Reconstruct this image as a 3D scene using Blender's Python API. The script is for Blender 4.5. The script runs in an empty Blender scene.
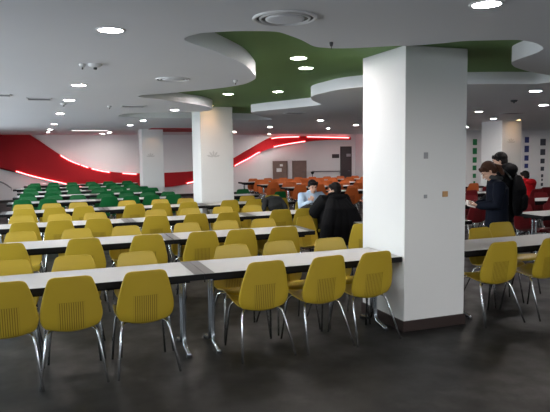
import bpy, bmesh, math, random
from mathutils import Vector, Matrix, Euler
random.seed(7)
PI = math.pi
sc = bpy.context.scene
COL = sc.collection

# ------------------------------------------------------------------ materials
def mat(name, col, rough=.5, metal=0., var=.06, scale=6., bump=0., spec=.5, bscale=None):
    m = bpy.data.materials.new(name); m.use_nodes = True
    nt = m.node_tree; b = nt.nodes['Principled BSDF']
    b.inputs['Roughness'].default_value = rough
    b.inputs['Metallic'].default_value = metal
    b.inputs['Specular IOR Level'].default_value = spec
    tc = nt.nodes.new('ShaderNodeTexCoord')
    nz = nt.nodes.new('ShaderNodeTexNoise'); nz.inputs['Scale'].default_value = scale
    nz.inputs['Detail'].default_value = 3
    nt.links.new(tc.outputs['Object'], nz.inputs['Vector'])
    mx = nt.nodes.new('ShaderNodeMix'); mx.data_type = 'RGBA'
    mx.inputs['A'].default_value = tuple(c * (1 - var) for c in col) + (1,)
    mx.inputs['B'].default_value = tuple(min(1, c * (1 + var)) for c in col) + (1,)
    nt.links.new(nz.outputs['Fac'], mx.inputs['Factor'])
    nt.links.new(mx.outputs['Result'], b.inputs['Base Color'])
    if bump:
        n2 = nt.nodes.new('ShaderNodeTexNoise'); n2.inputs['Scale'].default_value = bscale or scale * 8
        nt.links.new(tc.outputs['Object'], n2.inputs['Vector'])
        bp = nt.nodes.new('ShaderNodeBump'); bp.inputs['Strength'].default_value = bump
        bp.inputs['Distance'].default_value = .01
        nt.links.new(n2.outputs['Fac'], bp.inputs['Height'])
        nt.links.new(bp.outputs['Normal'], b.inputs['Normal'])
    return m

def glow(name, col, strength):
    m = bpy.data.materials.new(name); m.use_nodes = True
    nt = m.node_tree; nt.nodes.clear()
    o = nt.nodes.new('ShaderNodeOutputMaterial'); e = nt.nodes.new('ShaderNodeEmission')
    e.inputs['Color'].default_value = col + (1,); e.inputs['Strength'].default_value = strength
    nt.links.new(e.outputs[0], o.inputs['Surface'])
    return m

M = {}
M['yellow'] = mat('yellow_plastic', (.42, .295, .022), .42, var=.05)
M['yellow_slot'] = mat('yellow_vent_slots', (.20, .135, .012), .7)
M['green'] = mat('green_plastic', (.0025, .10, .024), .45, spec=.3)
M['green_slot'] = mat('green_vent_slots', (.002, .03, .01), .7)
M['orange'] = mat('orange_plastic', (.52, .12, .028), .45, spec=.3)
M['orange_slot'] = mat('orange_vent_slots', (.1, .02, .006), .7)
M['red'] = mat('red_plastic', (.17, .014, .018), .45, spec=.3)
M['red_slot'] = mat('red_vent_slots', (.05, .005, .006), .7)
M['chrome'] = mat('chrome', (.78, .80, .82), .22, 1., var=.02)
M['steel'] = mat('brushed_steel', (.40, .42, .45), .22, 1., var=.03)
M['laminate'] = mat('white_laminate', (.41, .41, .405), .6, spec=.25, var=.03, scale=3)
M['edge'] = mat('black_edge_band', (.006, .006, .0065), .6, spec=.15)
M['strip'] = mat('grey_end_strip', (.085, .08, .076), .5, var=.15, scale=40)
M['wall'] = mat('white_wall_paint', (.78, .765, .77), .75, var=.02, scale=2, bump=.03, bscale=60)
M['column'] = mat('white_column_paint', (.66, .665, .66), .6, var=.02, scale=2, bump=.03, bscale=60)
M['ceiling'] = mat('white_ceiling_board', (.77, .775, .80), .8, var=.02, scale=.8)
M['lime'] = mat('green_recess_paint', (.135, .25, .075), .7, var=.04, scale=1)
M['redwall'] = mat('red_relief_paint', (.40, .014, .020), .6, spec=.15, var=.08, scale=1.5)
M['skirting'] = mat('dark_brown_skirting', (.022, .011, .009), .5)
M['wood'] = mat('brown_door_wood', (.21, .14, .115), .5, var=.2, scale=7)
M['darkdoor'] = mat('dark_door', (.04, .03, .033), .5, var=.1)
M['black'] = mat('black_plastic', (.012, .012, .013), .5)
M['grey'] = mat('grey_metal', (.3, .3, .31), .4, .6)
M['dgrey'] = mat('dark_grey_vent', (.05, .05, .052), .6)
M['whitep'] = mat('white_plastic', (.7, .7, .7), .45, var=.02)
M['paper'] = mat('white_paper', (.8, .8, .78), .8, var=.02)
M['skin'] = mat('skin', (.55, .33, .24), .55, var=.05)
M['hair'] = mat('black_hair', (.012, .010, .010), .55, spec=.1, bump=.4, scale=30)
M['brownhair'] = mat('dark_brown_hair', (.05, .022, .014), .5, spec=.1, bump=.4, scale=30)
M['navy'] = mat('navy_cloth', (.005, .007, .014), .85, spec=.1, var=.2, bump=.3, scale=12)
M['blackcloth'] = mat('black_cloth', (.005, .005, .006), .8, spec=.1, var=.2, bump=.3, scale=12)
M['charcoal'] = mat('charcoal_cloth', (.035, .037, .038), .85, spec=.1, var=.2, bump=.3, scale=12)
M['shirt'] = mat('light_blue_cloth', (.36, .47, .60), .85, spec=.1, var=.12, bump=.2, scale=10)
M['redcloth'] = mat('red_cloth', (.50, .012, .018), .8, spec=.1, var=.15, bump=.3, scale=10)
M['lip'] = mat('lip', (.35, .10, .09), .5)
M['eye'] = mat('eye', (.02, .014, .012), .25)
M['shoe'] = mat('shoe_leather', (.02, .018, .017), .5, spec=.1)
M['sqgreen'] = mat('green_tile', (.01, .19, .06), .5)
M['sqblue'] = mat('blue_tile', (.02, .03, .16), .5)
M['sqgrey'] = mat('slate_tile', (.05, .055, .075), .5)
M['beige'] = mat('beige_sticker', (.45, .25, .10), .6)
M['emblem'] = mat('grey_emblem', (.5, .5, .5), .6)
M['lamp'] = glow('lamp_face', (1., .93, .895), 340.)
M['warmlamp'] = glow('warm_lamp_face', (1., .62, .30), 50.)
M['slotlamp'] = glow('slot_lamp_face', (1., .93, .9), 3.5)
M['led'] = glow('red_led_strip', (1., .17, .18), 9.)

def floor_material():
    m = bpy.data.materials.new('dark_vinyl_floor'); m.use_nodes = True
    nt = m.node_tree; b = nt.nodes['Principled BSDF']
    tc = nt.nodes.new('ShaderNodeTexCoord')
    def noise(s, d=4, r=.55):
        n = nt.nodes.new('ShaderNodeTexNoise'); n.inputs['Scale'].default_value = s
        n.inputs['Detail'].default_value = d; n.inputs['Roughness'].default_value = r
        nt.links.new(tc.outputs['Object'], n.inputs['Vector']); return n
    def ramp(src, stops):
        r = nt.nodes.new('ShaderNodeValToRGB')
        r.color_ramp.elements[0].position = stops[0][0]; r.color_ramp.elements[0].color = stops[0][1]
        r.color_ramp.elements[1].position = stops[1][0]; r.color_ramp.elements[1].color = stops[1][1]
        nt.links.new(src, r.inputs['Fac']); return r
    base = ramp(noise(2.2).outputs['Fac'], [(.34, (.006, .0061, .006, 1)), (.68, (.017, .0162, .0155, 1))])
    worn = ramp(noise(1.7, 5, .6).outputs['Fac'], [(.56, (0, 0, 0, 1)), (.72, (.8, .8, .8, 1))])
    mx = nt.nodes.new('ShaderNodeMix'); mx.data_type = 'RGBA'
    nt.links.new(worn.outputs['Color'], mx.inputs['Factor'])
    nt.links.new(base.outputs['Color'], mx.inputs['A'])
    mx.inputs['B'].default_value = (.042, .040, .038, 1)
    nt.links.new(mx.outputs['Result'], b.inputs['Base Color'])
    rr = ramp(noise(3.).outputs['Fac'], [(.3, (.36, .36, .36, 1)), (.7, (.55, .55, .55, 1))])
    nt.links.new(rr.outputs['Color'], b.inputs['Roughness'])
    b.inputs['Specular IOR Level'].default_value = .17
    return m
M['floor'] = floor_material()

# ------------------------------------------------------------------ helpers
def link(name, me, parent=None):
    o = bpy.data.objects.new(name, me); COL.objects.link(o)
    if parent is not None: o.parent = parent
    return o

def obj(name, bm, mats, parent=None, smooth=False):
    me = bpy.data.meshes.new(name)
    bmesh.ops.recalc_face_normals(bm, faces=bm.faces)
    bm.to_mesh(me); bm.free()
    for m in (mats if isinstance(mats, (list, tuple)) else [mats]): me.materials.append(m)
    if smooth:
        for p in me.polygons: p.use_smooth = True
    return link(name, me, parent)

def empty(name, loc, rz=0.):
    o = bpy.data.objects.new(name, None); COL.objects.link(o)
    o.empty_display_size = .1; o.location = loc; o.rotation_euler = (0, 0, rz); return o

def tag(o, label, cat, group=None):
    o['label'] = label; o['category'] = cat
    if group: o['group'] = group
    return o

def struct(o): o['kind'] = 'structure'; return o

def dup(root, loc, rz):
    r = root.copy(); COL.objects.link(r); r.location = loc; r.rotation_euler = (0, 0, rz)
    for ch in root.children:
        c = ch.copy(); COL.objects.link(c); c.parent = r
        for g in ch.children:
            d = g.copy(); COL.objects.link(d); d.parent = c
    return r

def box(bm, x0, x1, y0, y1, z0, z1, mi=0, bev=0.):
    r = bmesh.ops.create_cube(bm, size=1.)
    vs = r['verts']
    for v in vs:
        v.co = Vector((x0 + (v.co.x + .5) * (x1 - x0), y0 + (v.co.y + .5) * (y1 - y0), z0 + (v.co.z + .5) * (z1 - z0)))
    fs = {f for v in vs for f in v.link_faces}
    for f in fs: f.material_index = mi
    if bev:
        es = list({e for v in vs for e in v.link_edges})
        g = bmesh.ops.bevel(bm, geom=es, offset=bev, segments=2, affect='EDGES', profile=.5)
        for f in g['faces']: f.material_index = mi
    return bm

def bx(*a, **k): return box(bmesh.new(), *a, **k)

def catmull(P, n, closed=False):
    P = [Vector(p) for p in P]; out = []; N = len(P)
    rng = N if closed else N - 1
    for i in range(rng):
        p1, p2 = P[i], P[(i + 1) % N]
        p0 = P[i - 1] if (closed or i > 0) else p1 * 2 - p2
        p3 = P[(i + 2) % N] if (closed or i + 2 < N) else p2 * 2 - p1
        for k in range(n):
            t = k / n
            out.append(.5 * ((2 * p1) + (p2 - p0) * t + (2 * p0 - 5 * p1 + 4 * p2 - p3) * t * t + (3 * p1 - p0 - 3 * p2 + p3) * t ** 3))
    if not closed: out.append(P[-1].copy())
    return out

def tube(bm, pts, rad, n=10, mi=0, round_ends=False, sx=1., sy=1.):
    pts = [Vector(p) for p in pts]
    rads = list(rad) if isinstance(rad, (list, tuple)) else [rad] * len(pts)
    if round_ends:
        d0 = (pts[0] - pts[1]).normalized(); d1 = (pts[-1] - pts[-2]).normalized()
        r0, r1 = rads[0], rads[-1]
        pts = [pts[0] + d0 * r0 * .95, pts[0] + d0 * r0 * .7] + pts + [pts[-1] + d1 * r1 * .7, pts[-1] + d1 * r1 * .95]
        rads = [r0 * .3, r0 * .71] + rads + [r1 * .71, r1 * .3]
    rings = []; up = None
    for i, p in enumerate(pts):
        t = (pts[min(i + 1, len(pts) - 1)] - pts[max(i - 1, 0)]).normalized()
        if up is None:
            ref = Vector((1, 0, 0)) if abs(t.x) < .8 else Vector((0, 1, 0))
            up = (ref - t * ref.dot(t)).normalized()
        else:
            up = (up - t * up.dot(t)).normalized()
        sd = t.cross(up)
        ring = []
        for k in range(n):
            a = 2 * PI * k / n
            ring.append(bm.verts.new(p + up * math.cos(a) * rads[i] * sx + sd * math.sin(a) * rads[i] * sy))
        rings.append(ring)
    for a, b in zip(rings, rings[1:]):
        for k in range(n):
            f = bm.faces.new((a[k], a[(k + 1) % n], b[(k + 1) % n], b[k])); f.material_index = mi
    f = bm.faces.new(rings[0][::-1]); f.material_index = mi
    f = bm.faces.new(rings[-1]); f.material_index = mi
    return bm

def disc(bm, c, r, z0, z1, n=24, r1=None, mi=0):
    r1 = r if r1 is None else r1
    A = [bm.verts.new((c[0] + r * math.cos(2 * PI * k / n), c[1] + r * math.sin(2 * PI * k / n), z0)) for k in range(n)]
    B = [bm.verts.new((c[0] + r1 * math.cos(2 * PI * k / n), c[1] + r1 * math.sin(2 * PI * k / n), z1)) for k in range(n)]
    for k in range(n):
        f = bm.faces.new((A[k], A[(k + 1) % n], B[(k + 1) % n], B[k])); f.material_index = mi
    f = bm.faces.new(A[::-1]); f.material_index = mi
    f = bm.faces.new(B); f.material_index = mi

def lathe(bm, prof, n=28, mi=0, c=(0, 0)):
    rings = [[bm.verts.new((c[0] + r * math.cos(2 * PI * k / n), c[1] + r * math.sin(2 * PI * k / n), z)) for k in range(n)] for r, z in prof]
    for a, b in zip(rings, rings[1:]):
        for k in range(n):
            f = bm.faces.new((a[k], a[(k + 1) % n], b[(k + 1) % n], b[k])); f.material_index = mi

def prism(bm, poly, ax, d0, d1, mi=0):
    """poly of (u, v); ax 'y': points are (u, d, v); 'z': (u, v, d)"""
    f3 = (lambda u, v, d: (u, d, v)) if ax == 'y' else (lambda u, v, d: (u, v, d))
    A = [bm.verts.new(f3(u, v, d0)) for u, v in poly]; B = [bm.verts.new(f3(u, v, d1)) for u, v in poly]
    n = len(poly)
    fs = [bm.faces.new(A), bm.faces.new(B[::-1])] + [bm.faces.new((A[k], B[k], B[(k + 1) % n], A[(k + 1) % n])) for k in range(n)]
    for f in fs: f.material_index = mi
    bmesh.ops.triangulate(bm, faces=[fs[0], fs[1]])

ORD = 'zeroth first second third fourth fifth sixth seventh eighth ninth tenth eleventh twelfth thirteenth fourteenth fifteenth sixteenth seventeenth'.split()

# ------------------------------------------------------------------ room
ZC, ZR, H = 2.56, 2.71, 1.7254
BY, RY = 24.2, 19.3            # back wall, nearer right-hand wall
X0, X1, Y0 = -3.4, 22., -3.2
struct(obj('floor', bx(X0 - .2, X1 + .2, Y0 - .2, BY + .2, -.1, 0), M['floor']))
struct(obj('wall_back', bx(X0, 13.2, BY, BY + .15, 0, 2.9), M['wall']))
struct(obj('wall_side', bx(13.2, 13.35, RY + .15, BY + .15, 0, 2.9), M['wall']))
struct(obj('wall_right_back', bx(13.2, X1, RY, RY + .15, 0, 2.9), M['wall']))
struct(obj('wall_right', bx(X1, X1 + .15, Y0, RY + .15, 0, 2.9), M['wall']))
FW = [(2.0, 4.2), (5.2, 7.4)]; FS = 1.45
wf = bmesh.new(); box(wf, X0, X1, Y0 - .15, Y0, 0, FS); box(wf, X0, X1, Y0 - .15, Y0, 2.42, 2.9)
xs = [X0] + [v for q in FW for v in q] + [X1]
for a, b in zip(xs[0::2], xs[1::2]): box(wf, a, b, Y0 - .15, Y0, FS, 2.42)
struct(obj('wall_front', wf, M['wall']))
for i, (a, b) in enumerate(FW):
    f = bmesh.new()
    for p, r in ((a, a + .05), (b - .05, b)): box(f, p, r, Y0 - .12, Y0 - .06, FS, 2.42)
    for p, r in ((FS, FS + .05), (2.37, 2.42)): box(f, a, b, Y0 - .12, Y0 - .06, p, r)
    struct(obj('window_%d' % (i + 6), f, M['grey']))
    la = bpy.data.lights.new('window_daylight', 'AREA'); la.shape = 'RECTANGLE'; la.size = b - a; la.size_y = 2.42 - FS; la.cycles.is_portal = True
    lo = bpy.data.objects.new('window_daylight', la); COL.objects.link(lo)
    lo.location = ((a + b) / 2, Y0 - .13, (FS + 2.42) / 2); lo.rotation_euler = (PI / 2, 0, 0)
struct(obj('baseboard_back', bx(X0, 13.2, BY - .015, BY, 0, .1), M['skirting']))
struct(obj('baseboard_right', bx(13.2, X1, RY - .015, RY, 0, .1), M['skirting']))

# window wall on the left, open to the sky
WIN = [(3.2, 6.8), (7.3, 10.9), (11.4, 15.0), (15.5, 18.6)]
SILL, HEAD = .55, 2.42
wl = bmesh.new()
box(wl, X0 - .2, X0, Y0 - .15, BY + .15, 0, SILL); box(wl, X0 - .2, X0, Y0 - .15, BY + .15, HEAD, 2.9)
ys = [Y0 - .15] + [v for w in WIN for v in w] + [BY + .15]
for a, b in zip(ys[0::2], ys[1::2]): box(wl, X0 - .2, X0, a, b, SILL, HEAD)
struct(obj('wall_left', wl, M['wall']))
for i, (a, b) in enumerate(WIN):
    f = bmesh.new()
    for (p, r) in ((a, a + .05), (b - .05, b), ((a + b) / 2 - .03, (a + b) / 2 + .03)): box(f, X0 - .14, X0 - .08, p, r, SILL, HEAD)
    for (p, r) in ((SILL, SILL + .05), (HEAD - .05, HEAD)): box(f, X0 - .14, X0 - .08, a, b, p, r)
    struct(obj('window_%d' % (i + 1), f, M['grey']))
    la = bpy.data.lights.new('window_daylight', 'AREA'); la.shape = 'RECTANGLE'
    la.size = HEAD - SILL; la.size_y = b - a
    la.cycles.is_portal = True
    lo = bpy.data.objects.new('window_daylight', la); COL.objects.link(lo)
    lo.location = (X0 - .16, (a + b) / 2, (SILL + HEAD) / 2); lo.rotation_euler = (0, -PI / 2, 0)

# ceiling with the wavy recess cut into it
HOLE = [(0.94,4.3),(0.93,4.19),(0.97,4.08),(1.02,4.01),(1.2,3.9),(1.38,3.84),(1.47,3.83),(1.55,3.87),(1.76,4.05),(1.95,4.25),(2.07,4.29),(2.18,4.28),(2.32,4.22),(2.57,4.05),(2.68,4.01),(2.85,3.86),(2.96,3.73),(3.14,3.64),(3.28,3.58),(3.38,3.57),(3.56,3.62),(3.78,3.76),(3.87,3.87),(3.94,4.01),(4.05,4.34),(4.14,4.5),(4.3,4.65),(4.44,4.75),(4.78,4.93),(5.29,5.12),(5.6,5.22),
 (5.75,5.32),(5.78,5.5),(5.77,5.72),(5.67,5.83),(5.28,5.93),(4.88,6.07),(4.31,6.24),(3.94,6.45),(3.74,6.67),(3.59,7.01),(3.57,7.4),(3.57,7.75),(3.67,8.11),(3.91,8.56),(4.19,8.97),(4.35,9.19),(4.37,9.44),(4.27,9.73),(4.1,10.23),(3.94,10.59),(3.8,11.02),(3.78,11.28),(3.99,11.71),(4.44,12.46),(4.98,13.31),(5.01,13.6),(4.7,13.66),(4.3,13.62),(2.99,13.35),(2.07,13.28),(1.51,13.12),(1.34,12.88),(1.41,12.18),(1.83,11.7),(2.56,11.39),(2.8,11.13),(2.81,10.64),(2.67,10.24),(2.37,9.76),(1.92,9.34),(1.55,8.92),(1.25,8.67),(1.18,8.56),(1.21,8.38),(1.3,8.26),(1.62,7.86),(1.98,7.32),(2.14,6.95),(2.19,6.7),(2.17,6.36),(2.11,6.11),(1.95,5.75),(1.73,5.32),(1.56,5.07),(1.37,4.82),(1.21,4.62),(1.05,4.45)]
cu = bpy.data.curves.new('ceiling_outline', 'CURVE'); cu.dimensions = '2D'; cu.fill_mode = 'BOTH'; cu.extrude = (ZR - ZC) / 2
def spline(P):
    s = cu.splines.new('POLY'); s.points.add(len(P) - 1)
    for q, p in zip(s.points, P): q.co = (p[0], p[1], 0, 1)
    s.use_cyclic_u = True
spline([(X0 - .15, Y0 - .15), (X1 + .15, Y0 - .15), (X1 + .15, BY + .15), (X0 - .15, BY + .15)])
spline([(p.x, p.y) for p in catmull([(a, b, 0) for a, b in HOLE], 4, True)])
tmp = bpy.data.objects.new('ceiling_tmp', cu); COL.objects.link(tmp)
bpy.context.view_layer.update()
me = bpy.data.meshes.new_from_object(tmp.evaluated_get(bpy.context.evaluated_depsgraph_get()))
bpy.data.objects.remove(tmp); me.name = 'ceiling'
me.materials.clear(); me.materials.append(M['ceiling'])
c = link('ceiling', me); c.location.z = (ZC + ZR) / 2; struct(c)
struct(obj('ceiling_recess', bx(X0 - .15, X1 + .15, Y0 - .15, BY + .15, ZR + .001, ZR + .1), M['lime']))

# ------------------------------------------------------------------ columns
def column(x, y, w, d, label, emblem=None, extra=()):
    r = empty('column', (x + w / 2, y + d / 2, 0))
    hw, hd = w / 2, d / 2
    obj('shaft', bx(-hw, hw, -hd, hd, 0, ZR, bev=.006), M['column'], r)
    obj('baseboard', bx(-hw - .012, hw + .012, -hd - .012, hd + .012, 0, .105, bev=.004), M['skirting'], r)
    if emblem is not None:
        b = bmesh.new()                       # small leafy mark: five narrow petals
        for k in range(5):
            a = math.radians(20 + 35 * k); q = Matrix.Rotation(a, 3, 'Y')
            P = [Vector(p) for p in ((.02, 0, -.012), (.11, 0, -.02), (.15, 0, 0), (.11, 0, .02), (.02, 0, .012))]
            P = [(-(q @ p).x, (q @ p).z) for p in P]
            P = [(u, abs(v) if v < 0 else v) for u, v in P]
            prism(b, [(u + emblem[0], v + emblem[1]) for u, v in P], 'y', -hd - .004, -hd + .002)
        obj('emblem', b, M['emblem'], r)
    tag(r, label, 'column')
    return r
c1 = column(3.09, 4.70, .70, .80, 'big white square column in the foreground, right of the front tables')
for (px, pz, w, h, m, nm) in ((3.32, 1.69, .045, .06, 'grey', 'switch_plate'), (3.32, 1.30, .035, .035, 'grey', 'switch_plate'), (3.545, 1.315, .06, .055, 'beige', 'sticker')):
    b = bx(px - w / 2 - 3.44, px + w / 2 - 3.44, -.408, -.399, pz - h / 2, pz + h / 2, bev=.002)
    obj(nm, b, M[m], c1)
c2 = column(2.87, 11.87, .70, .76, 'white square column standing behind the yellow chairs, left of centre', (-.08, 1.66))
c3 = column(2.68, 18.95, .68, .72, 'farthest white square column, among the green chairs', (-.08, 1.66))
c4 = column(11.59, 12.90, .69, .82, 'white square column behind the two standing people', (-.02, 1.93))

# ------------------------------------------------------------------ back wall features
UP = [(-3.3,2.555),(-0.76,2.555),(-0.42,2.32),(-0.07,2.05),(0.28,1.8),(0.64,1.58),(1.0,1.42),(1.37,1.27),(1.75,1.17),(2.32,1.07),(3.23,1.0),(4.24,1.0),(4.87,1.01),(5.46,1.04),(6.02,1.14),(6.46,1.26),(6.9,1.42),(7.31,1.58),(7.86,1.88),(8.46,2.19),(8.93,2.42),(9.44,2.47),(10.41,2.49),(11.64,2.47),(12.92,2.43)]
LOW = [(12.92,2.32),(11.8,2.32),(10.6,2.23),(9.44,2.06),(8.87,1.93),(8.31,1.72),(7.57,1.34),(7.3,1.2),(6.9,1.03),(6.45,0.89),(6.01,0.74),(5.45,0.56),(4.85,0.45),(4.1,0.39),(3.21,0.38),(2.1,0.42),(1.34,0.46),(0.67,0.56),(0.23,0.69),(-0.3,0.83),(-0.83,0.99),(-1.24,1.14),(-1.69,1.29),(-2.26,1.44),(-3.3,1.7)]
band = empty('wall_relief', (0, BY, 0))
UPs = [(p.x, p.z) for p in catmull([(u, 0, v) for u, v in UP[1:]], 3)]
LOs = [(p.x, p.z) for p in catmull([(u, 0, v) for u, v in LOW], 3)]
b = bmesh.new(); prism(b, [UP[0]] + UPs + LOs, 'y', -.10, -.002)
obj('panel', b, M['redwall'], band)
def led(P, off):
    b = bmesh.new(); Q = [Vector((u, -.125, v + off)) for u, v in P]
    tube(b, catmull(Q, 3), .019, 8)
    obj('led_strip', b, M['led'], band)
led([(.30,1.79),(.64,1.58),(1.0,1.42)], -.03); led([(1.04,1.405),(1.30,1.30)], -.03); led([(1.42,1.26),(1.75,1.17),(2.1,1.10)], -.03); led([(2.6,1.05),(2.9,1.02),(3.15,1.005)], -.03)
led([(-1.3,1.155),(-.83,.99),(-.3,.83),(.23,.69),(.67,.56),(1.0,.50)], .03); led([(5.2,.51),(5.45,.56),(5.75,.65)], .03)
led([(7.3,1.2),(7.57,1.34),(8.0,1.54),(8.31,1.72),(8.45,1.77)], .03); led([(9.1,1.99),(9.44,2.06),(10.0,2.15),(10.6,2.23)], .03); led([(10.7,2.49),(11.64,2.47),(12.8,2.44)], -.03); led([(9.0,2.42),(9.44,2.47),(10.3,2.49)], -.03)
tag(band, 'sweeping red wave relief with glowing strips across the white back wall', 'wall relief')

struct(obj('trim_1', bx(2.9, 5.2, 18.3, 21., ZC - .014, ZC + .01), M['redwall']))
def door(n, x0, x1, h, m, poster=False, sign=False):
    d = struct(empty('door_%d' % n, ((x0 + x1) / 2, BY, 0))); w = (x1 - x0) / 2
    obj('door_leaf', bx(-w + .03, w - .03, -.04, -.002, 0, h - .03, bev=.003), M[m], d)
    f = bmesh.new()
    for a, e in ((-w, -w + .035), (w - .035, w)): box(f, a, e, -.06, -.002, 0, h)
    box(f, -w, w, -.06, -.002, h - .035, h); obj('door_frame', f, M[m], d)
    b = bmesh.new(); tube(b, [(w - .1, -.05, .9), (w - .1, -.09, .9), (w - .22, -.09, .9)], .012, 8); obj('door_handle', b, M['steel'], d)
    if poster:
        obj('poster', bx(-.18, .06, -.046, -.04, .92, 1.08), M['paper'], d)
        obj('poster', bx(-.02, .12, -.046, -.04, 1.16, 1.26), M['paper'], d)
    if sign: obj('door_sign', bx(.02, w - .04, -.05, -.04, 1.55, 1.68), M['grey'], d)
door(1, 9.08, 9.77, 1.40, 'wood', poster=True); door(2, 10.01, 10.69, 1.40, 'wood'); door(3, 12.41, 12.98, 2.02, 'darkdoor', sign=True)
s = empty('wall_sign', (12.17, BY, 1.58)); obj('sign_board', bx(-.18, .18, -.025, 0, -.09, .09, bev=.004), M['darkdoor'], s)
tag(s, 'small dark rectangular sign on the back wall beside the tall dark door', 'sign')
def rail(P, label):
    r = empty('handrail', (0, BY, 0)); b = bmesh.new(); tube(b, catmull([(x, -.09, z) for x, z in P], 4), .028, 8); obj('rail', b, M['grey'], r, True)
    for x, z in (P[0], P[-1]):
        b = bmesh.new(); tube(b, [(x, -.09, z), (x, -.09, z - .07), (x, -.002, z - .09)], .012, 6); obj('bracket', b, M['grey'], r, True)
    tag(r, label, 'handrail')
rail([(10.95, .90), (11.6, .89), (12.35, .88)], 'grey straight handrail on the back wall left of the tall dark door')
rail([(-2.3, .86), (-1.9, .81), (-1.7, .72), (-1.5, .56)], 'dark curved handrail on the back wall at the far left')
s = empty('post_light', (10.85, BY - .35, 0)); b = bmesh.new(); lathe(b, [(.10, 0), (.10, .02), (.015, .03), (.015, .78)], 12); obj('post', b, M['black'], s)
b = bmesh.new(); lathe(b, [(.002, .78), (.04, .79), (.09, .90), (.085, .905), (.002, .90)], 14); obj('head', b, M['black'], s); tag(s, 'thin black stand with a flared head by the back wall, beside the brown doors', 'stand')

def squares(x, zs, m, label, group):
    r = empty('wall_tile', (x, RY, 0)); b = bmesh.new()
    for z, w, h in zs: box(b, -w / 2, w / 2, -.012, -.001, z - h / 2, z + h / 2)
    obj('tile_column', b, M[m], r); tag(r, label, 'wall decoration', group)
squares(15.98, [(2.09,.20,.24),(1.73,.20,.24),(1.37,.19,.22),(1.05,.18,.19),(.73,.15,.17),(.46,.08,.10),(.28,.05,.08)], 'sqgreen', 'column of green squares on the wall left of the standing people, shrinking downwards', 'columns of coloured squares on the far wall')
squares(18.66, [(2.17,.22,.24),(1.79,.23,.27),(1.41,.21,.22),(1.08,.19,.18),(.74,.16,.15),(.47,.08,.10)], 'sqblue', 'column of dark blue squares on the wall above the person in red', 'columns of coloured squares on the far wall')
squares(19.54, [(2.07,.29,.28),(1.65,.26,.25),(1.27,.22,.20),(.94,.18,.17),(.64,.11,.13),(.47,.08,.09),(.27,.11,.13)], 'sqgrey', 'column of slate grey squares at the right edge of the far wall', 'columns of coloured squares on the far wall')

# ------------------------------------------------------------------ ceiling fittings
def light_proto(m):
    r = empty('downlight', (0, 0, 0)); b = bmesh.new()
    lathe(b, [(.078, .0), (.078, -.006), (.098, -.004), (.098, .0)], 28); obj('trim_ring', b, M['whitep'], r, True)
    b = bmesh.new(); disc(b, (0, 0), .078, -.003, -.0005, 24); obj('lamp_face', b, M[m], r)
    return r
LP = light_proto('lamp'); WP = light_proto('warmlamp'); first = {id(LP): True, id(WP): True}
def downlight(x, y, z, label, group, P=LP, s=1.):
    if first[id(P)]: o = P; o.location = (x, y, z); first[id(P)] = False
    else: o = dup(P, (x, y, z), 0)
    o.scale = (s, s, s)
    tag(o, label, 'ceiling light', group)
G1 = 'round ceiling downlights'
row_l = [(.40,4.10),(.33,7.34),(.27,9.31),(.18,12.26),(.08,16.23),(-.03,19.53),(-.1,21.6)]
txt = ['nearest in the left-hand row of ceiling lights, big and bright', 'second nearest in the left-hand row of ceiling lights', 'third nearest in the left-hand row of ceiling lights', 'fourth nearest in the left-hand row of ceiling lights', 'fifth nearest in the left-hand row of ceiling lights', 'sixth in the left-hand row of ceiling lights, near the back wall', 'farthest in the left-hand row of ceiling lights']
for (x, y), t in zip(row_l, txt): downlight(x, y, ZC, 'round white downlight, ' + t, G1)
for x, y, z, t in [(2.17,10.94,ZC,'on the grey ceiling lobe left of the middle column'), (2.08,14.36,ZC,'in front of the farthest column, between it and the green recess'), (2.04,16.6,ZC,'left of the farthest column, second from the pale recess edge'),
    (1.96,21.91,ZC,'near the back wall, right one of a close pair'), (1.80,23.0,ZC,'near the back wall, left one of a close pair'), (4.16,18.4,ZC,'between the farthest column and the middle column'),
    (2.43,5.67,ZR,'in the green recess, nearest the viewer'), (2.79,6.3,ZR,'in the green recess, second nearest the viewer'), (3.4,8.78,ZR,'in the green recess left of the white wavy edge'), (2.74,9.34,ZR,'in the green recess just left above the middle column'),
    (6.44,13.65,ZC,'above the people seated at a table, largest beyond the green recess'), (8.63,15.79,ZC,'beside the left edge of the big column, high above the dark door'), (8.78,18.0,ZC,'just above the tall dark door, smaller one of its row'),
    (6.4,21.1,ZC,'touching the right edge of the middle column'), (6.41,17.28,ZC,'above the red wave right of the middle column, upper of two'), (8.61,23.3,ZC,'above the red wave right of the middle column, lower of two'),
    (2.35,2.76,ZC,'at the top edge right of centre, biggest and brightest'), (6.41,6.49,ZC,'right of the big column, nearest and largest there'), (8.53,8.44,ZC,'right of the big column, at the right edge'),
    (8.49,10.15,ZC,'right of the big column, close beside its edge'), (10.76,12.29,ZC,'right of the big column, just above the column behind the standing people'), (13.4,16.64,ZC,'half hidden at the right edge of the big column'), (13.6,12.5,ZC,'at the far right edge above the slate grey squares')]:
    downlight(x, y, z, 'round white downlight ' + t, G1)
for x, y, t in [(9.6, 15.9, 'nearest'), (10.7, 17.6, 'second'), (11.9, 20.2, 'third'), (12.7, 22.0, 'farthest'), (14.3, 18.3, 'close to the wall with coloured squares'), (13.7, 14.6, 'nearest the red chairs')]:  # unseen lamps added to brighten the back of the room
    downlight(x, y, ZC, 'added fill downlight hidden behind the big column, ' + t, 'added fill downlights behind the big column')
for x, y, t in [(15.3, 14.0, 'nearest'), (16.5, 15.1, 'second'), (17.7, 16.2, 'third'), (18.9, 17.2, 'farthest')]:  # lamps added out of view to lift the dark far right wall
    downlight(x, y, ZC, 'added fill downlight out of view at the right end, ' + t, 'added fill downlights at the right end')
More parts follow.
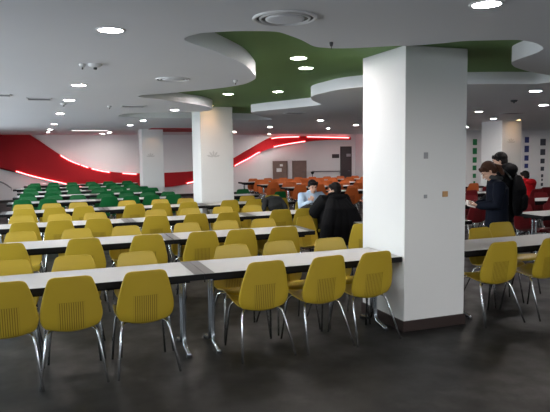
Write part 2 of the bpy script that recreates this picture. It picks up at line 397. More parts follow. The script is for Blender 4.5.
for x, y, t in [(.4, .9, 'left row'), (2.4, .6, 'middle row'), (4.5, .6, 'right row'), (6.5, 2.6, 'right row'), (6.5, .6, 'far right row'), (.4, -1.4, 'left row'), (2.4, -1.6, 'middle row'), (4.5, -1.6, 'right row')]:  # unseen lamps added around the camera to light the near column and chair backs
    downlight(x, y, ZC, 'added fill downlight out of view over the open floor, ' + t, 'added fill downlights over the open floor')
for x, y, z, t in [(3.05, 11.66, ZR, 'middle column'), (2.98, 18.72, ZC, 'farthest column'), (11.95, 12.66, ZC, 'column behind the standing people')]:
    downlight(x, y, z, 'small warm yellow spotlight washing the top of the ' + t, 'warm spotlights at the columns', WP, .62)
    l = bpy.data.lights.new('column_spot', 'SPOT'); l.energy = 9 if x < 10 else 5; l.color = (1., .55, .27); l.spot_size = 1.5; l.spot_blend = .8; l.shadow_soft_size = .05
    o = bpy.data.objects.new('column_spot', l); COL.objects.link(o); o.location = (x, y - .02, z - .02); o.rotation_euler = (math.radians(12), 0, 0)
s = empty('slot_light', (1.17, 19.83, ZC)); b = bx(-.58, .58, -.07, .07, -.02, .004, bev=.004); obj('housing', b, M['whitep'], s)
obj('diffuser', bx(-.55, .55, -.05, .05, -.025, -.02), M['slotlamp'], s); tag(s, 'long thin slot light on the ceiling near the back wall above the red wave', 'ceiling light')

def ring_vent(x, y, R, label):
    r = empty('round_vent', (x, y, ZC)); b = bmesh.new()
    lathe(b, [(R, 0), (R, -.008), (R * .96, -.012), (R * .90, -.010), (R * .89, -.002)], 36); obj('outer_ring', b, M['whitep'], r, True)
    b = bmesh.new(); lathe(b, [(R * .90, -.002), (R * .5, -.003), (.002, -.003)], 36); obj('throat', b, M['dgrey'], r, True)
    b = bmesh.new(); lathe(b, [(R * .80, -.003), (R * .79, -.010), (R * .74, -.012), (R * .73, -.003)], 36); obj('inner_ring', b, M['whitep'], r, True)
    b = bmesh.new(); lathe(b, [(.002, -.013), (R * .50, -.014), (R * .60, -.011), (R * .60, -.003)], 36); obj('centre_plate', b, M['ceiling'], r, True)
    tag(r, label, 'air vent')
ring_vent(1.38, 3.43, .20, 'large round ring shaped air vent on the ceiling above the green recess')
def slot_vent(x, y, w, d, label, rz=0.):
    r = empty('slot_vent', (x, y, ZC), rz); b = bmesh.new()
    for a, e, p, q in ((-w, w, -d, -d + .02), (-w, w, d - .02, d), (-w, -w + .02, -d, d), (w - .02, w, -d, d)): box(b, a, e, p, q, -.012, 0)
    obj('frame', b, M['whitep'], r); obj('backing', bx(-w + .02, w - .02, -d + .02, d - .02, -.003, 0), M['dgrey'], r)
    b = bmesh.new(); n = 4
    for k in range(n):
        yy = -d + .03 + (2 * d - .06) * (k + .5) / n; box(b, -w + .02, w - .02, yy - .006, yy + .006, -.012, -.004)
    obj('louvre', b, M['grey'], r); tag(r, label, 'air vent')
ring_vent(1.28, 6.51, .19, 'round dark air vent on the ceiling left of the grey point beside the green recess')
slot_vent(-.14, 9.2, .17, .17, 'dark square air vent on the left ceiling beside the row of lights')
slot_vent(1.32, 10.22, .2, .15, 'dark air vent on the ceiling just left of the thin green recess tip')
slot_vent(-.62, 8.75, .14, .12, 'dark air vent cut by the left edge of the view')
slot_vent(9.6, 10.4, .25, .16, 'dark air vent on the right ceiling above the standing people')
slot_vent(4.7, 11.2, .2, .15, 'dark air vent on the ceiling lobe right of the middle column')
def ceiling_bit(x, y, z, name, label, R=.05, m='whitep'):
    r = empty(name, (x, y, z)); b = bmesh.new(); lathe(b, [(R, .004), (R, -.012), (R * .7, -.03), (.002, -.034)], 18); obj('cover', b, M[m], r, True)
    b = bmesh.new(); lathe(b, [(R * .25, -.03), (R * .25, -.05), (.002, -.052)], 10); obj('sensor', b, M['dgrey'], r, True); tag(r, label, 'ceiling sensor')
ceiling_bit(.40, 5.64, ZC, 'smoke_detector', 'round smoke detector with dark rim on the left ceiling beyond the nearest light', .065)
ceiling_bit(.29, 5.66, ZC, 'sprinkler', 'small sprinkler just left of the round smoke detector', .03)
ceiling_bit(.93, 10.24, ZC, 'sprinkler', 'small sprinkler left of the air vent near the thin recess tip', .035)
ceiling_bit(1.97, 6.41, ZC, 'sprinkler', 'small sprinkler on the rounded grey ceiling point', .025)
ceiling_bit(2.01, 4.06, ZC, 'sprinkler', 'small dark sprinkler at the curved near edge of the green recess', .014, 'dgrey')
ceiling_bit(4.45, 7.3, ZC, 'smoke_detector', 'small white detector on the lobe left of the big column, right one of two', .04)
ceiling_bit(4.33, 7.42, ZC, 'sprinkler', 'tiny white sprinkler on the lobe left of the big column, left one of two', .03)
ceiling_bit(7.2, 7.75, ZC, 'smoke_detector', 'small dark rimmed detector on the right ceiling between the two nearest lights', .055, 'dgrey')
ceiling_bit(.20, 9.9, ZC, 'smoke_detector', 'small pale detector beside the third light of the left-hand row', .05)

# ------------------------------------------------------------------ chairs
PROF = catmull([(.214, .420, .180), (.206, .437, .195), (.15, .446, .205), (.02, .426, .208), (-.09, .404, .192), (-.145, .394, .166), (-.184, .402, .174),
                (-.199, .450, .203), (-.206, .503, .217), (-.213, .560, .215), (-.224, .63, .202), (-.235, .70, .186), (-.244, .76, .169), (-.250, .797, .157), (-.2525, .815, .147), (-.254, .826, .130), (-.2545, .832, .105)], 3)
def prof_n(i):
    a, b = PROF[max(i - 1, 0)], PROF[min(i + 1, len(PROF) - 1)]
    t = Vector((b.x - a.x, b.y - a.y)).normalized()
    return Vector((t.y, -t.x))          # sitter's side
def shell_pt(i, u, off=0.):
    p = PROF[i]; n = prof_n(i); k = (.032 if p.x > -.19 else .032 - .026 * min(1, (p.y - .44) / .36)) * u * u + off
    return Vector((p.z * 1.04 * u, p.x + n.x * k, p.y + n.y * k))
def at_z(z):
    """index in the profile on the backrest at height z"""
    return min((i for i in range(len(PROF)) if PROF[i].x < -.16), key=lambda i: abs(PROF[i].y - z))
def interp_back(z, x, off):
    I = [i for i in range(len(PROF) - 1) if PROF[i].x < -.15]
    for i in I:
        if PROF[i].y <= z <= PROF[i + 1].y:
            t = (z - PROF[i].y) / (PROF[i + 1].y - PROF[i].y); hw = (PROF[i].z * (1 - t) + PROF[i + 1].z * t) * 1.04
            return shell_pt(i, x / hw, off).lerp(shell_pt(i + 1, x / hw, off), t)
    return shell_pt(I[-1], 0, off)
def make_chair(colour):
    r = empty('shell_chair', (0, 0, 0))
    b = bmesh.new(); US = [-1, -.93, -.78, -.55, -.28, 0, .28, .55, .78, .93, 1]
    F = [[b.verts.new(shell_pt(i, u, .004)) for u in US] for i in range(len(PROF))]
    K = [[b.verts.new(shell_pt(i, u, -.004)) for u in US] for i in range(len(PROF))]
    nI, nU = len(PROF), len(US)
    for i in range(nI - 1):
        for j in range(nU - 1):
            b.faces.new((F[i][j], F[i][j + 1], F[i + 1][j + 1], F[i + 1][j])); b.faces.new((K[i][j], K[i + 1][j], K[i + 1][j + 1], K[i][j + 1]))
        for j in (0, nU - 1): b.faces.new((F[i][j], F[i + 1][j], K[i + 1][j], K[i][j]))
    for i in (0, nI - 1):
        for j in range(nU - 1): b.faces.new((F[i][j], F[i][j + 1], K[i][j + 1], K[i][j]))
    obj('seat_shell', b, M[colour], r, True)
    b = bmesh.new(); zs = [.415, .430, .448, .466, .485, .51, .535, .56, .585, .61, .630]
    def strip(x0, x1, off, mi):
        for s in (-1, 1):
            n = 8 if x1 - x0 > .05 else 1
            A = [[b.verts.new(interp_back(z, x0 + (x1 - x0) * k / n, s * off)) for k in range(n + 1)] for z in zs]
            for p, q in zip(A, A[1:]):
                for k in range(n):
                    f = b.faces.new((p[k], p[k + 1], q[k + 1], q[k])); f.material_index = mi
    strip(-.097, .097, .0055, 1)
    for k in range(12):
        x = -.091 + .182 * k / 11; strip(x - .005, x + .005, .0085, 0)
    obj('vent_panel', b, [M[colour], M[colour + '_slot']], r)
    for sx in (-1, 1):
        for pts in ([(.13 * sx, .10, .424), (.165 * sx, .125, .42), (.188 * sx, .145, .39), (.198 * sx, .155, .35), (.225 * sx, .215, .0)],
                    [(.13 * sx, -.08, .394), (.165 * sx, -.115, .388), (.182 * sx, -.14, .374), (.192 * sx, -.157, .335), (.242 * sx, -.300, .0)]):
            b = bmesh.new(); tube(b, pts, .0095, 8); obj('leg', b, M['chrome'], r, True)
    b = bmesh.new()
    tube(b, [(-.13, .10, .424), (.13, .10, .424)], .009, 8); tube(b, [(-.13, -.08, .394), (.13, -.08, .394)], .009, 8)
    for sx in (-.1, .1): tube(b, [(sx, .10, .424), (sx, -.08, .394)], .008, 8)
    obj('seat_frame', b, M['chrome'], r, True)
    return r
PROTO = {}
def chair(colour, x, y, rz, label, group):
    if colour not in PROTO:
        PROTO[colour] = o = make_chair(colour); o.location = (x, y, 0); o.rotation_euler = (0, 0, rz)
    else: o = dup(PROTO[colour], (x, y, 0), rz)
    return tag(o, label, 'chair', group)

# ------------------------------------------------------------------ tables
TD = .62
TB = {}
def make_table(L, sl, sr):
    r = empty('dining_table', (0, 0, 0)); h = L / 2
    obj('tabletop', bx(-h + .004, h - .004, -TD / 2 + .004, TD / 2 - .004, .69, .73), M['laminate'], r)
    b = bmesh.new()
    for a, e, p, q in ((-h, h, -TD / 2, -TD / 2 + .012), (-h, h, TD / 2 - .012, TD / 2), (-h, -h + .012, -TD / 2 + .012, TD / 2 - .012), (h - .012, h, -TD / 2 + .012, TD / 2 - .012)):
        box(b, a, e, p, q, .678, .7275)
    obj('edge_band', b, M['edge'], r)
    b = bmesh.new(); box(b, -h + .1, h - .1, -.2, -.17, .64, .689); box(b, -h + .1, h - .1, .17, .2, .64, .689)
    for sx in (-1, 1): box(b, sx * (h - .13) - .03, sx * (h - .13) + .03, -.2, .2, .655, .689)
    obj('underframe', b, M['edge'], r)
    for s, on in ((-1, sl), (1, sr)):
        if on: obj('end_strip', bx(min(s * h, s * (h - .088)) + .002, max(s * h, s * (h - .088)) - .002, -TD / 2 + .002, TD / 2 - .002, .7302, .7318), M['strip'], r)
    for sx in (-1, 1):
        for sy in (-1, 1):
            x = sx * (h - .13)
            b = bmesh.new(); tube(b, catmull([(x, sy * .035, .67), (x, sy * .035, .4), (x, sy * .035, .16), (x, sy * .06, .075), (x, sy * .12, .045), (x, sy * .25, .022)], 4), .020, 10)
            g = obj('leg', b, M['steel'], r, True)
            b = bmesh.new(); disc(b, (x, sy * .235), .026, 0, .022, 14); obj('foot', b, M['black'], g)
    return r
def table(x0, x1, yn, label, group, sl=True, sr=True):
    k = (round(x1 - x0, 2), sl, sr); loc = ((x0 + x1) / 2, yn + TD / 2, 0)
    if k not in TB:
        TB[k] = o = make_table(*k); o.location = loc
    else: o = dup(TB[k], loc, 0)
    return tag(o, label, 'table', group)
YR = {1: 4.726, 2: 6.802, 3: 8.867, 4: 11.129, 5: 13.47, 6: 15.53, 7: 17.40, 8: 19.45, 9: 21.45}
RW = {1: 'front', 2: 'second', 3: 'third', 4: 'fourth', 5: 'fifth', 6: 'sixth', 7: 'seventh', 8: 'eighth', 9: 'ninth'}
RN = {1: 'front row', 2: 'second row', 3: 'third row', 4: 'fourth row', 5: 'fifth row', 6: 'sixth row', 7: 'seventh row', 8: 'eighth row', 9: 'ninth row'}
GT = 'long white tables'
def T(x0, x1, k, where, **kw): table(x0, x1, YR[k], 'long white table, ' + RN[k] + ', ' + where, GT, **kw)
T(-.76, 1.15, 1, 'left one with grey end strip'); T(1.155, 3.08, 1, 'its end touching the big column', sr=False); T(3.82, 5.73, 1, 'right of the big column', sl=False)
T(-.63, 1.29, 2, 'left one'); T(1.295, 3.13, 2, 'ending at the gap by the person in black'); T(4.02, 5.61, 2, 'half hidden behind the big column'); T(6.94, 8.85, 2, 'white end at the red chairs', sl=False)
T(-.86, 1.05, 3, 'leftmost'); T(1.055, 2.95, 3, 'second from the left'); T(2.955, 4.86, 3, 'where the two people sit'); T(6.90, 8.80, 3, 'left of the red zone behind the woman'); T(8.81, 10.70, 3, 'at the right edge')
T(-.9, .86, 4, 'leftmost'); T(.865, 2.76, 4, 'just left of the middle column'); T(2.765, 4.66, 4, 'in front of the middle column'); T(8.0, 9.9, 4, 'left of the woman in the red zone'); T(9.91, 11.80, 4, 'in front of the person in red')
for k in (5, 6, 7, 8, 9):
    d = .22 if k == 8 else 0
    T(-.95 - d, .95 - d, k, 'left one among green chairs'); T(.955 - d, 2.85 - d, k, 'right one among green chairs')
for k, xs in ((5, (6.8, 8.7, 10.6)), (6, (6.3, 8.2, 10.1)), (7, (6.2, 8.1, 10.0)), (8, (6.2, 8.1, 10.0))):
    for i, x in enumerate(xs): T(x, 11.5 if k == 5 and i == 2 else x + 1.895, k, ('left', 'middle', 'right')[i] + ' one among orange chairs')

# ------------------------------------------------------------------ seats at the tables
def seats(colour, k, near, far, zone, drop=()):
    yn = YR[k]; g = colour + ' chairs at the tables'
    for side, xs, y, rz in (('near', near, yn + .08, 0.), ('far', far, yn + TD - .08, PI)):
        for i, x in enumerate(xs):
            dr, dy, dx = random.uniform(-.06, .06), random.uniform(-.025, .025), 0
            if isinstance(x, tuple): x, dr, dy = x
            n = ORD[i + 1]
            lab = '%s chair, %s from left, %s side of the %s table row%s' % (colour, n, side, RW[k], zone)
            chair(colour, x, y + (dy if side == 'near' else -dy), rz + dr, lab, g)
Z1 = ', left of big column'
seats('yellow', 1, [(-.37, -.02, 0), (.085, .0, 0), (.635, .03, 0), (1.625, .04, -.02), (2.18, .13, -.02), (2.675, .12, .0)], [-.39, .13, .70, 1.63, 2.15, (2.70, 0, 0)], Z1)
seats('yellow', 2, [-.47, .29, .98, 1.60, 2.07, 2.64], [-.39, .24, .84, 1.63, 2.15, 2.69, (3.42, .45, -.02)], Z1)
seats('yellow', 3, [-.42, .06, .59, 1.42, 2.0, 2.51, (3.40, .0, 0), (3.86, -.1, .0), (4.25, 0, -.48)], [-.48, .05, .60, 1.56, 2.12, 2.68, 3.22, (4.40, 0, -.42)], Z1)
seats('yellow', 4, [-.49, .0, .50, 1.38, 1.87, 2.40, 3.22, 3.70, (4.26, .0, .0)], [-.56, -.05, .42, 1.35, 2.02, 2.54, 3.89, 4.46], Z1)
chair('yellow', 3.80, YR[2] - .16, -.6, 'yellow chair turned sideways against the left edge of the big column', 'yellow chairs at the tables')
seats('yellow', 1, [(4.13, .0, -.02), (4.74, .14, -.02)], [(4.68, .12, .0), (5.22, -.05, -.30)], ', right of big column')
Z2 = ''
seats('green', 5, [-.62, -.12, 1.15, 1.62, 2.08, 2.55], [-.55, 0., .52, 1.10, 1.60, 2.10, 2.62], Z2)
seats('green', 6, [-.60, -.05, 1.25, 1.75, 2.3], [-.55, 0., .50, 1.10, 1.60, 2.10, 2.55], Z2)
seats('green', 7, [-.60, -.02, 1.25, 1.8, 2.4], [-.62, -.05, .50, 1.15, 1.75, 2.3], Z2)
seats('green', 8, [-.55, 0., .55, 1.20, 1.75, 2.3], [-.6, 0., .55, 1.20, 1.80, 2.35], Z2)
seats('green', 9, [-.6, 0., .60, 1.20, 1.80, 2.45], [], Z2)
chair('green', 4.95, YR[5] - .35, .3, 'green chair standing alone right of the middle column, seen from behind', 'green chairs at the tables')
chair('green', 4.55, YR[5] + .55, PI + .1, 'green chair facing the viewer at the right edge of the middle column', 'green chairs at the tables')
table(3.65, 4.65, YR[5] - .1, 'short white table with green chairs right of the middle column', GT)
Z3 = ''
seats('orange', 5, [7.15, 7.75, 8.3, 9.1, 9.7, 10.3, 11.02], [7.1, 7.7, 8.3, 9.0, 9.6], Z3)
seats('orange', 6, [6.62, 7.2, 7.8, 8.5, 9.1, 9.65], [6.6, 7.2, 7.75, 8.5, 9.1, 9.7], Z3)
seats('orange', 7, [6.5, 7.1, 7.7, 8.4, 9.0, 9.6, 10.3], [6.5, 7.1, 7.65, 8.4, 9.0, 9.6, 10.3], Z3)
seats('orange', 8, [6.75, 7.35, 7.85, 8.45, 9.05, 9.6, 10.3, 10.9], [6.8, 7.4, 8.0, 8.6, 9.2, 9.8, 10.4, 11.0], Z3)
Z4 = ''
seats('red', 2, [7.40], [7.3, 7.9, 8.5], Z4)
seats('red', 3, [7.35, 7.95, 8.5, 9.15], [7.3, 7.9, 8.5, 9.15, 9.75], Z4)
seats('red', 4, [8.4, 9.0, 9.6, (10.5, 0, -.47), 11.25], [8.4, 9.0, 9.5, 10.3, 10.9, 11.5], Z4)

# ------------------------------------------------------------------ people
def ellipsoid(bm, c, r, R=None, n=14):
    m = Matrix.Translation(Vector(c)) @ (R.to_4x4() if R is not None else Matrix()) @ Matrix.Diagonal((r[0], r[1], r[2], 1))
    bmesh.ops.create_uvsphere(bm, u_segments=n, v_segments=n // 2 + 2, radius=1, matrix=m)
def fuse(name, bm, m, parent, voxel=.01, it=4):
    me = bpy.data.meshes.new(name); bmesh.ops.recalc_face_normals(bm, faces=bm.faces); bm.to_mesh(me); bm.free()
    o = link(name, me)
    a = o.modifiers.new('r', 'REMESH'); a.mode = 'VOXEL'; a.voxel_size = voxel
    a = o.modifiers.new('s', 'SMOOTH'); a.iterations = it; a.factor = .5
    bpy.context.view_layer.update()
    me2 = bpy.data.meshes.new_from_object(o.evaluated_get(bpy.context.evaluated_depsgraph_get()))
    bpy.data.objects.remove(o); bpy.data.meshes.remove(me)
    me2.name = name; me2.materials.clear(); me2.materials.append(m)
    for p in me2.polygons: p.use_smooth = True
    return link(name, me2, parent)
V = Vector
def hand(bm, w, d, side, up, curl=.6):
    """w wrist, d direction of the hand, up = back of the hand, side +1/-1 thumb side"""
    d = V(d).normalized(); up = V(up); up = (up - d * up.dot(d)).normalized(); s = d.cross(up) * side; w = V(w)
    c = w + d * .045
    R = Matrix((s, d, up)).transposed()
    ellipsoid(bm, c, (.040, .052, .018), R)
    for k, (o, L) in enumerate(((.030, .070), (.010, .078), (-.010, .072), (-.029, .056))):
        p = w + d * .080 + s * o; q = p + d * L * .45 - up * L * .12 * curl; e = q + (d * (1 - curl * .8) - up * curl).normalized() * L * .33; g = e + (d * (.4 - curl) - up * curl).normalized() * L * .25
        tube(bm, [w + d * .05 + s * o * .8, p, q, e, g], [.010, .0098, .009, .0085, .0075], 8, round_ends=True)
    p = w + d * .025 + s * .030
    tube(bm, [w + d * .02 + s * .015, p + s * .012, p + s * .026 + d * .028 - up * .012, p + s * .024 + d * .055 - up * .022], [.012, .012, .010, .009], 8, round_ends=True)
def person(label, loc, rz, J, look, hd=(0, 0), hand_dirs=None, group=None):
    r = empty('person', loc, rz)
    Rh = Euler((math.radians(hd[1]), 0, math.radians(hd[0]))).to_matrix()      # pitch about x, yaw about z
    hc = V(J['head']); nk = V(J['neck']); ch = V(J['chest']); pv = V(J['pelvis'])
    def hp(x, y, z): return hc + Rh @ V((x, y, z))
    b = bmesh.new()
    ellipsoid(b, hp(0, -.012, .03), (.074, .094, .092), Rh, 20); ellipsoid(b, hp(0, .018, -.035), (.058, .066, .078), Rh, 18)
    ellipsoid(b, hp(0, .058, -.088), (.026, .022, .020), Rh)
    tube(b, [hp(0, .078, .012), hp(0, .094, -.016), hp(0, .101, -.030)], [.008, .012, .013], 8, round_ends=True)
    for s in (-1, 1):
        ellipsoid(b, hp(s * .075, -.008, -.008), (.010, .020, .030), Rh, 10); ellipsoid(b, hp(s * .034, .066, -.028), (.020, .018, .018), Rh, 10)
        ellipsoid(b, hp(s * .030, .076, .028), (.024, .012, .007), Rh, 10)
    ellipsoid(b, hp(0, .079, -.058), (.022, .012, .010), Rh, 10)
    tube(b, [hp(0, -.02, -.05), nk + (hc - nk) * .25, nk], [.050, .050, .058], 12, round_ends=True)
    w = J.get('sw', .17)
    tube(b, [nk - V((0, 0, .02)), ch + V((0, 0, .06)), ch - V((0, 0, .08)), (ch + pv) / 2 - V((0, 0, .03)), pv], [.075, .115, .108, .100, .115], 16, round_ends=True, sx=1.25, sy=.9)
    for s, S in ((-1, 'L'), (1, 'R')):
        sh, el, wr = V(J['sh' + S]), V(J['el' + S]), V(J['wr' + S])
        tube(b, [nk + (sh - nk) * .4 - V((0, 0, .02)), sh, el, wr], [.055, .050, .038, .026], 10, round_ends=True)
        dd, up = hand_dirs[S] if hand_dirs else ((wr - el), (0, 0, 1))
        hand(b, wr, dd, J['th' + S], up, J.get('curl' + S, .6))
        hi, kn, an = V(J['hi' + S]), V(J['kn' + S]), V(J['an' + S])
        tube(b, [hi, (hi + kn) / 2, kn, (kn + an) / 2, an], [.085, .075, .055, .050, .036], 10, round_ends=True)
    fuse('body', b, M['skin'], r, .0065, 3)
    for s in (-1, 1):
        b = bmesh.new(); ellipsoid(b, hp(s * .031, .078, .006), (.013, .010, .006), Rh, 10); obj('eye', b, M['eye'], r, True)
        b = bmesh.new(); tube(b, [hp(s * .014, .089, .026), hp(s * .032, .087, .030), hp(s * .050, .074, .026)], [.003, .004, .003], 6); obj('eyebrow', b, M['hair'], r, True)
    b = bmesh.new(); tube(b, [hp(-.022, .084, -.060), hp(0, .092, -.058), hp(.022, .084, -.060)], [.003, .006, .003], 8); obj('mouth', b, M['lip'], r, True)
    # hair
    b = bmesh.new(); ellipsoid(b, hp(0, -.026, .046), (.087, .098, .092), Rh, 20); ellipsoid(b, hp(0, -.055, -.005), (.078, .062, .075), Rh, 16)
    for k in range(7):
        a = -60 + 20 * k; x = .080 * math.sin(math.radians(a)); y = -.012 + .094 * math.cos(math.radians(a)); ellipsoid(b, hp(x, y * .9, .076 - .006 * (k % 2)), (.024, .018, .032), Rh, 8)
    for s in (-1, 1): tube(b, [hp(s * .078, .010, .06), hp(s * .081, .004, .0)], [.016, .007], 8, round_ends=True)
    for t in look.get('hair_extra', []): tube(b, [hp(*p) for p in t[0]], t[1], 10, round_ends=True)
    fuse('hair', b, look['hair'], r, .007, 2)
    # top
    e = look.get('puff', .02); b = bmesh.new()
    tube(b, [nk + V((0, -.005, .0)), nk - V((0, 0, .05)), ch + V((0, 0, .05)), ch - V((0, 0, .09)), (ch + pv) / 2 - V((0, 0, .04)), pv + V((0, 0, .0))] + [V(p) for p in look.get('skirt', [])],
         [.070 + e * .4, .105 + e * .6, .125 + e, .125 + e, .124 + e, .128 + e] + look.get('skirt_r', []), 18, round_ends=True, sx=1.28, sy=.95)
    for S in 'LR':
        sh, el, wr = V(J['sh' + S]), V(J['el' + S]), V(J['wr' + S])
        we = el + (wr - el) * .93
        tube(b, [nk + (sh - nk) * .45 - V((0, 0, .035)), sh - V((0, 0, .005)), (sh + el) / 2, el, (el + we) / 2, we], [.062 + e * .6, .060 + e, .054 + e, .050 + e, .044 + e, .036 + e], 12, round_ends=True)
    for t in look.get('top_extra', []): tube(b, t[0], t[1], 12, round_ends=True)
    fuse(look['top_name'], b, look['top'], r, .011, 4)
    if look.get('collar'):
        b = bmesh.new(); n = 16; c = nk + V((0, .0, .035))
        P = [c + V((.075 * math.cos(2 * PI * k / n), .07 * math.sin(2 * PI * k / n), .012 * math.sin(2 * PI * k / n))) for k in range(n + 1)]
        tube(b, P, look['collar_r'], 8, round_ends=True); fuse('collar', b, look['collar'], r, .008, 3)
    if look.get('hood'):
        b = bmesh.new()
        for t in look['hood']: ellipsoid(b, t[0], t[1])
        fuse('hood', b, look['top'], r, .011, 4)
    b = bmesh.new()
    for S in 'LR':
        hi, kn, an = V(J['hi' + S]), V(J['kn' + S]), V(J['an' + S])
        tube(b, [pv + (hi - pv) * .4 + V((0, 0, -.02)), hi, (hi + kn) / 2, kn, (kn + an) / 2, an + V((0, 0, .0))], [.115, .100, .088, .070, .062, .055], 12, round_ends=True)
    fuse('trousers', b, look['trousers'], r, .011, 4)
    for S in 'LR':
        an = V(J['an' + S]); b = bmesh.new()
        tube(b, [an + V((0, -.045, -an.z + .045)), an + V((0, .03, -an.z + .045)), an + V((0, .12, -an.z + .038)), an + V((0, .17, -an.z + .034))], [.042, .045, .042, .030], 12, round_ends=True)
        tube(b, [an + V((0, -.02, .0)), an + V((0, 0, -an.z + .05))], [.045, .045], 10, round_ends=True)
        for v in b.verts: v.co.z = max(v.co.z, 0)
        o = obj('shoe', b, M['shoe'], r, True)
    return tag(r, label, 'person', group)

# woman in navy coat, standing, head bowed over what she holds
wo = dict(head=(0, .115, 1.455), neck=(0, .03, 1.34), chest=(0, .0, 1.17), pevis=0, pelvis=(0, 0, .86), shL=(-.165, .0, 1.285), shR=(.165, .0, 1.285), elL=(-.215, .03, 1.03), elR=(.215, .03, 1.03),
          wrL=(-.085, .235, 1.01), wrR=(.085, .235, 1.01), thL=1, thR=-1, hiL=(-.085, 0, .84), hiR=(.085, 0, .84), knL=(-.09, .015, .46), knR=(.09, .0, .46), anL=(-.10, -.02, .075), anR=(.10, -.05, .075), curlL=.7, curlR=.7)
hd = {'L': ((.45, .9, .1), (-.3, 0, -1)), 'R': ((-.45, .9, .1), (.3, 0, -1))}
person('person in long navy coat standing with bowed head, dark brown hair, holding white leaflet', (5.47, 6.15, 0), math.radians(58), wo,
       dict(hair=M['brownhair'], top=M['navy'], top_name='coat', trousers=M['blackcloth'], puff=.022, skirt=[(0, -.005, .70), (0, -.01, .52)], skirt_r=[.165, .175],
            hair_extra=[([(0, -.10, .02), (0, -.135, -.03), (0, -.125, -.13)], [.035, .042, .025])], collar=M['charcoal'], collar_r=.030), hd=(0, -38), hand_dirs=hd)
lf = empty('leaflet', (5.47 - .325 * math.sin(math.radians(58)), 6.15 + .325 * math.cos(math.radians(58)), 1.025))
b = bx(-.10, .10, -.065, .085, -.004, .0, bev=.001); obj('sheet', b, M['paper'], lf)
b = bx(-.06, .06, -.02, .06, .0, .001); obj('print', b, M['grey'], lf)
lf.rotation_euler = (math.radians(18), math.radians(-25), math.radians(58))
lf.scale = (.8, .75, 1)
tag(lf, 'white leaflet held in both hands by the person in the navy coat', 'leaflet')

# man behind her with hood and backpack
mn = dict(head=(0, .06, 1.575), neck=(0, .0, 1.45), chest=(0, -.01, 1.26), pelvis=(0, 0, .92), shL=(-.195, -.01, 1.385), shR=(.195, -.01, 1.385), elL=(-.25, -.01, 1.10), elR=(.25, -.01, 1.10),
          wrL=(-.20, .20, 1.0), wrR=(.20, .20, 1.0), thL=1, thR=-1, hiL=(-.09, 0, .90), hiR=(.09, 0, .90), knL=(-.10, .02, .49), knR=(.10, .01, .49), anL=(-.11, -.02, .08), anR=(.11, -.04, .08))
person('person in black hooded jacket standing behind the one in navy, short black hair, wearing backpack', (6.02, 6.66, 0), math.radians(22), mn,
       dict(hair=M['hair'], top=M['blackcloth'], top_name='jacket', trousers=M['blackcloth'], puff=.035, skirt=[(0, -.005, .80)], skirt_r=[.165], hood=[((0, -.115, 1.46), (.14, .085, .085)), ((0, -.07, 1.50), (.12, .07, .06))]), hd=(24, -12))
bp = empty('backpack', (6.02, 6.66, 0), math.radians(22))
b = bmesh.new(); tube(b, [(0, -.235, .90), (0, -.25, 1.0), (0, -.245, 1.18), (0, -.225, 1.30)], [.10, .125, .125, .09], 16, round_ends=True, sx=1.25, sy=.62); fuse('bag', b, M['blackcloth'], bp, .011)
b = bmesh.new(); tube(b, [(0, -.315, .94), (0, -.325, 1.06)], [.06, .06], 12, round_ends=True, sx=1.5, sy=.6); fuse('pocket', b, M['blackcloth'], bp, .011)
for s in (-1, 1):
    b = bmesh.new(); tube(b, catmull([(s * .11, -.19, 1.32), (s * .135, -.06, 1.46), (s * .14, .10, 1.40), (s * .15, .155, 1.25), (s * .17, .08, 1.08), (s * .15, -.16, .98)], 4), .017, 8, sx=1.6, sy=.5); obj('strap', b, M['charcoal'], bp, True)
tag(bp, 'dark backpack on the back of the person in the black hooded jacket', 'backpack')

def seated(lean=0., **kw):
    J = dict(pelvis=(0, 0, .53), chest=(0, .06 + lean, .84), neck=(0, .09 + lean, 1.0), head=(0, .135 + lean, 1.115), shL=(-.185, .06 + lean, .955), shR=(.185, .06 + lean, .955),
             elL=(-.25, .20 + lean, .74), elR=(.25, .20 + lean, .74), wrL=(-.12, .38 + lean, .775), wrR=(.12, .38 + lean, .775), thL=1, thR=-1,
             hiL=(-.09, .02, .52), hiR=(.09, .02, .52), knL=(-.12, .42, .515), knR=(.12, .42, .515), anL=(-.12, .40, .08), anR=(.12, .38, .08))
    J.update(kw); return J
# man in the light blue shirt, facing the viewer
person('person in light blue shirt seated facing the viewer, leaning on the table with raised fist', (4.38, 9.82, 0), PI, seated(.06, elL=(-.29, .33, .775), elR=(.27, .32, .775), wrR=(.14, .42, .85), wrL=(-.05, .47, .785), curlR=1.1, curlL=.7),
       dict(hair=M['hair'], top=M['shirt'], top_name='shirt', trousers=M['charcoal'], puff=.024, collar=M['shirt'], collar_r=.02), hd=(-6, -10),
       hand_dirs={'R': ((-.25, .1, 1), (.2, 1, .1)), 'L': ((.9, .4, 0), (0, 0, 1))})
person('person in bulky black coat seated with back to the viewer, across from the blue shirt', (4.25, 8.44, 0), 0., seated(.02, head=(.05, .155, 1.115), elL=(-.29, .17, .76), wrL=(-.17, .37, .80), curlL=.7, elR=(.30, .18, .76), wrR=(.16, .40, .785)),
       dict(hair=M['hair'], top=M['blackcloth'], top_name='coat', trousers=M['blackcloth'], puff=.065, hood=[((0, -.055, 1.0), (.17, .09, .075))],
            top_extra=[([(x * .4, -.06, .93), (x * .8, -.22, .80), (x * 1.1, -.25, .60), (x * 1.3, -.25, .34)], [.10, .115, .12, .10]) for x in (-.24, -.12, 0, .10, .19)]),
       hd=(38, -4), hand_dirs={'L': ((.3, 1, 0), (0, 0, 1)), 'R': ((-.3, 1, 0), (0, 0, 1))})
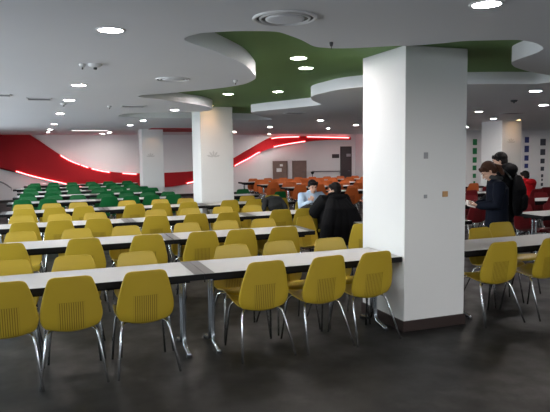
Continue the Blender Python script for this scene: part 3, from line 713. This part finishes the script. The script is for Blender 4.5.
person('person in red hooded jacket seated with back to the viewer in the red chair zone', (10.48, 10.72, 0), 0., seated(.03),
       dict(hair=M['hair'], top=M['redcloth'], top_name='jacket', trousers=M['charcoal'], puff=.035, hood=[((0, -.04, .995), (.14, .085, .075))]), hd=(14, -8))

# things left on chairs and tables
j = empty('jacket', (4.10, YR[4] + .105, 0)); jb = bmesh.new()
tube(jb, [(-.20, -.275, .79), (-.02, -.30, .838), (.14, -.295, .815), (.21, -.27, .74)], [.05, .062, .06, .05], 12, round_ends=True)
tube(jb, [(.0, -.33, .80), (.03, -.35, .70), (.06, -.345, .58)], [.07, .10, .085], 14, round_ends=True, sx=1.7, sy=.5)
tube(jb, [(.17, -.31, .78), (.24, -.34, .66), (.28, -.34, .52)], [.055, .06, .05], 10, round_ends=True)
tube(jb, [(-.16, -.31, .80), (-.20, -.34, .70), (-.22, -.345, .60)], [.055, .055, .045], 10, round_ends=True)
fuse('cloth', jb, M['charcoal'], j, .012, 5); tag(j, 'dark grey jacket draped over a yellow chair, left of the person in blue', 'jacket')
bg = empty('bag', (4.10, YR[3] + .20, .732)); b = bmesh.new(); tube(b, [(-.17, 0, .05), (-.08, .01, .065), (.06, 0, .06), (.17, .01, .045)], [.045, .065, .06, .04], 12, round_ends=True, sx=1., sy=1.)
for v in b.verts: v.co.z = max(v.co.z, 0)
obj('bag_body', b, M['black'], bg, True); b = bmesh.new(); tube(b, catmull([(-.1, -.03, .1), (-.04, -.05, .145), (.06, -.05, .145), (.1, -.03, .1)], 3), .009, 6); obj('handle', b, M['black'], bg, True)
tag(bg, 'black bag lying on the table in front of the person in blue', 'bag')
def cup(x, y, label):
    r = empty('paper_cup', (x, y, .7305)); b = bmesh.new(); lathe(b, [(.002, 0), (.026, 0), (.036, .09), (.033, .09), (.024, .006), (.002, .006)], 16); obj('cup_wall', b, M['paper'], r, True); tag(r, label, 'cup')
cup(4.40, YR[3] + .30, 'white paper cup on the table between the two seated people')
def box_thing(x, y, w, d, h, m, lid, label):
    r = empty('carton', (x, y, .7305)); obj('box', bx(-w, w, -d, d, 0, h, bev=.005), M[m], r); obj('lid', bx(-w - .005, w + .005, -d - .005, d + .005, h - .03, h + .004, bev=.003), M[lid], r); tag(r, label, 'box')
box_thing(8.72, YR[4] + .3, .12, .09, .16, 'darkdoor', 'paper', 'dark box with white top on the table at the right edge of the big column')

# ------------------------------------------------------------------ daylight, camera, look
w = bpy.data.worlds.new('sky'); sc.world = w; w.use_nodes = True
bg = w.node_tree.nodes['Background']; bg.inputs['Strength'].default_value = 11.
nt = w.node_tree; tc = nt.nodes.new('ShaderNodeTexCoord'); sx = nt.nodes.new('ShaderNodeSeparateXYZ'); rp = nt.nodes.new('ShaderNodeValToRGB')
nt.links.new(tc.outputs['Generated'], sx.inputs[0]); nt.links.new(sx.outputs['Z'], rp.inputs['Fac'])      # pale overcast sky above dull ground
rp.color_ramp.elements[0].position = 0.; rp.color_ramp.elements[0].color = (.50, .55, .60, 1)
rp.color_ramp.elements[1].position = .03; rp.color_ramp.elements[1].color = (.84, .95, 1., 1)
nt.links.new(rp.outputs['Color'], bg.inputs['Color'])
cam = bpy.data.cameras.new('camera'); co = bpy.data.objects.new('camera', cam); COL.objects.link(co); sc.camera = co
F, PITCH, YAW, ROLL = 583.75, .0894, .3621, -.0126
cam.sensor_width = 36; cam.lens = 36 * F / 550; cam.clip_start = .05; cam.clip_end = 200
fwd = V((math.sin(YAW) * math.cos(PITCH), math.cos(YAW) * math.cos(PITCH), -math.sin(PITCH)))
rt = V((math.cos(YAW), -math.sin(YAW), 0)); upv = rt.cross(fwd)
r2 = rt * math.cos(ROLL) + upv * math.sin(ROLL); u2 = upv * math.cos(ROLL) - rt * math.sin(ROLL)
co.matrix_world = Matrix.Translation((0, 0, H)) @ Matrix((r2, u2, -fwd)).transposed().to_4x4()
sc.view_settings.view_transform = 'Standard'; sc.view_settings.look = 'None'; sc.view_settings.exposure = 0.; sc.view_settings.gamma = 1.
sc.cycles.use_denoising = True; sc.cycles.max_bounces = 8; sc.cycles.diffuse_bounces = 5; sc.cycles.use_light_tree = True
sc.cycles.sample_clamp_indirect = 6.
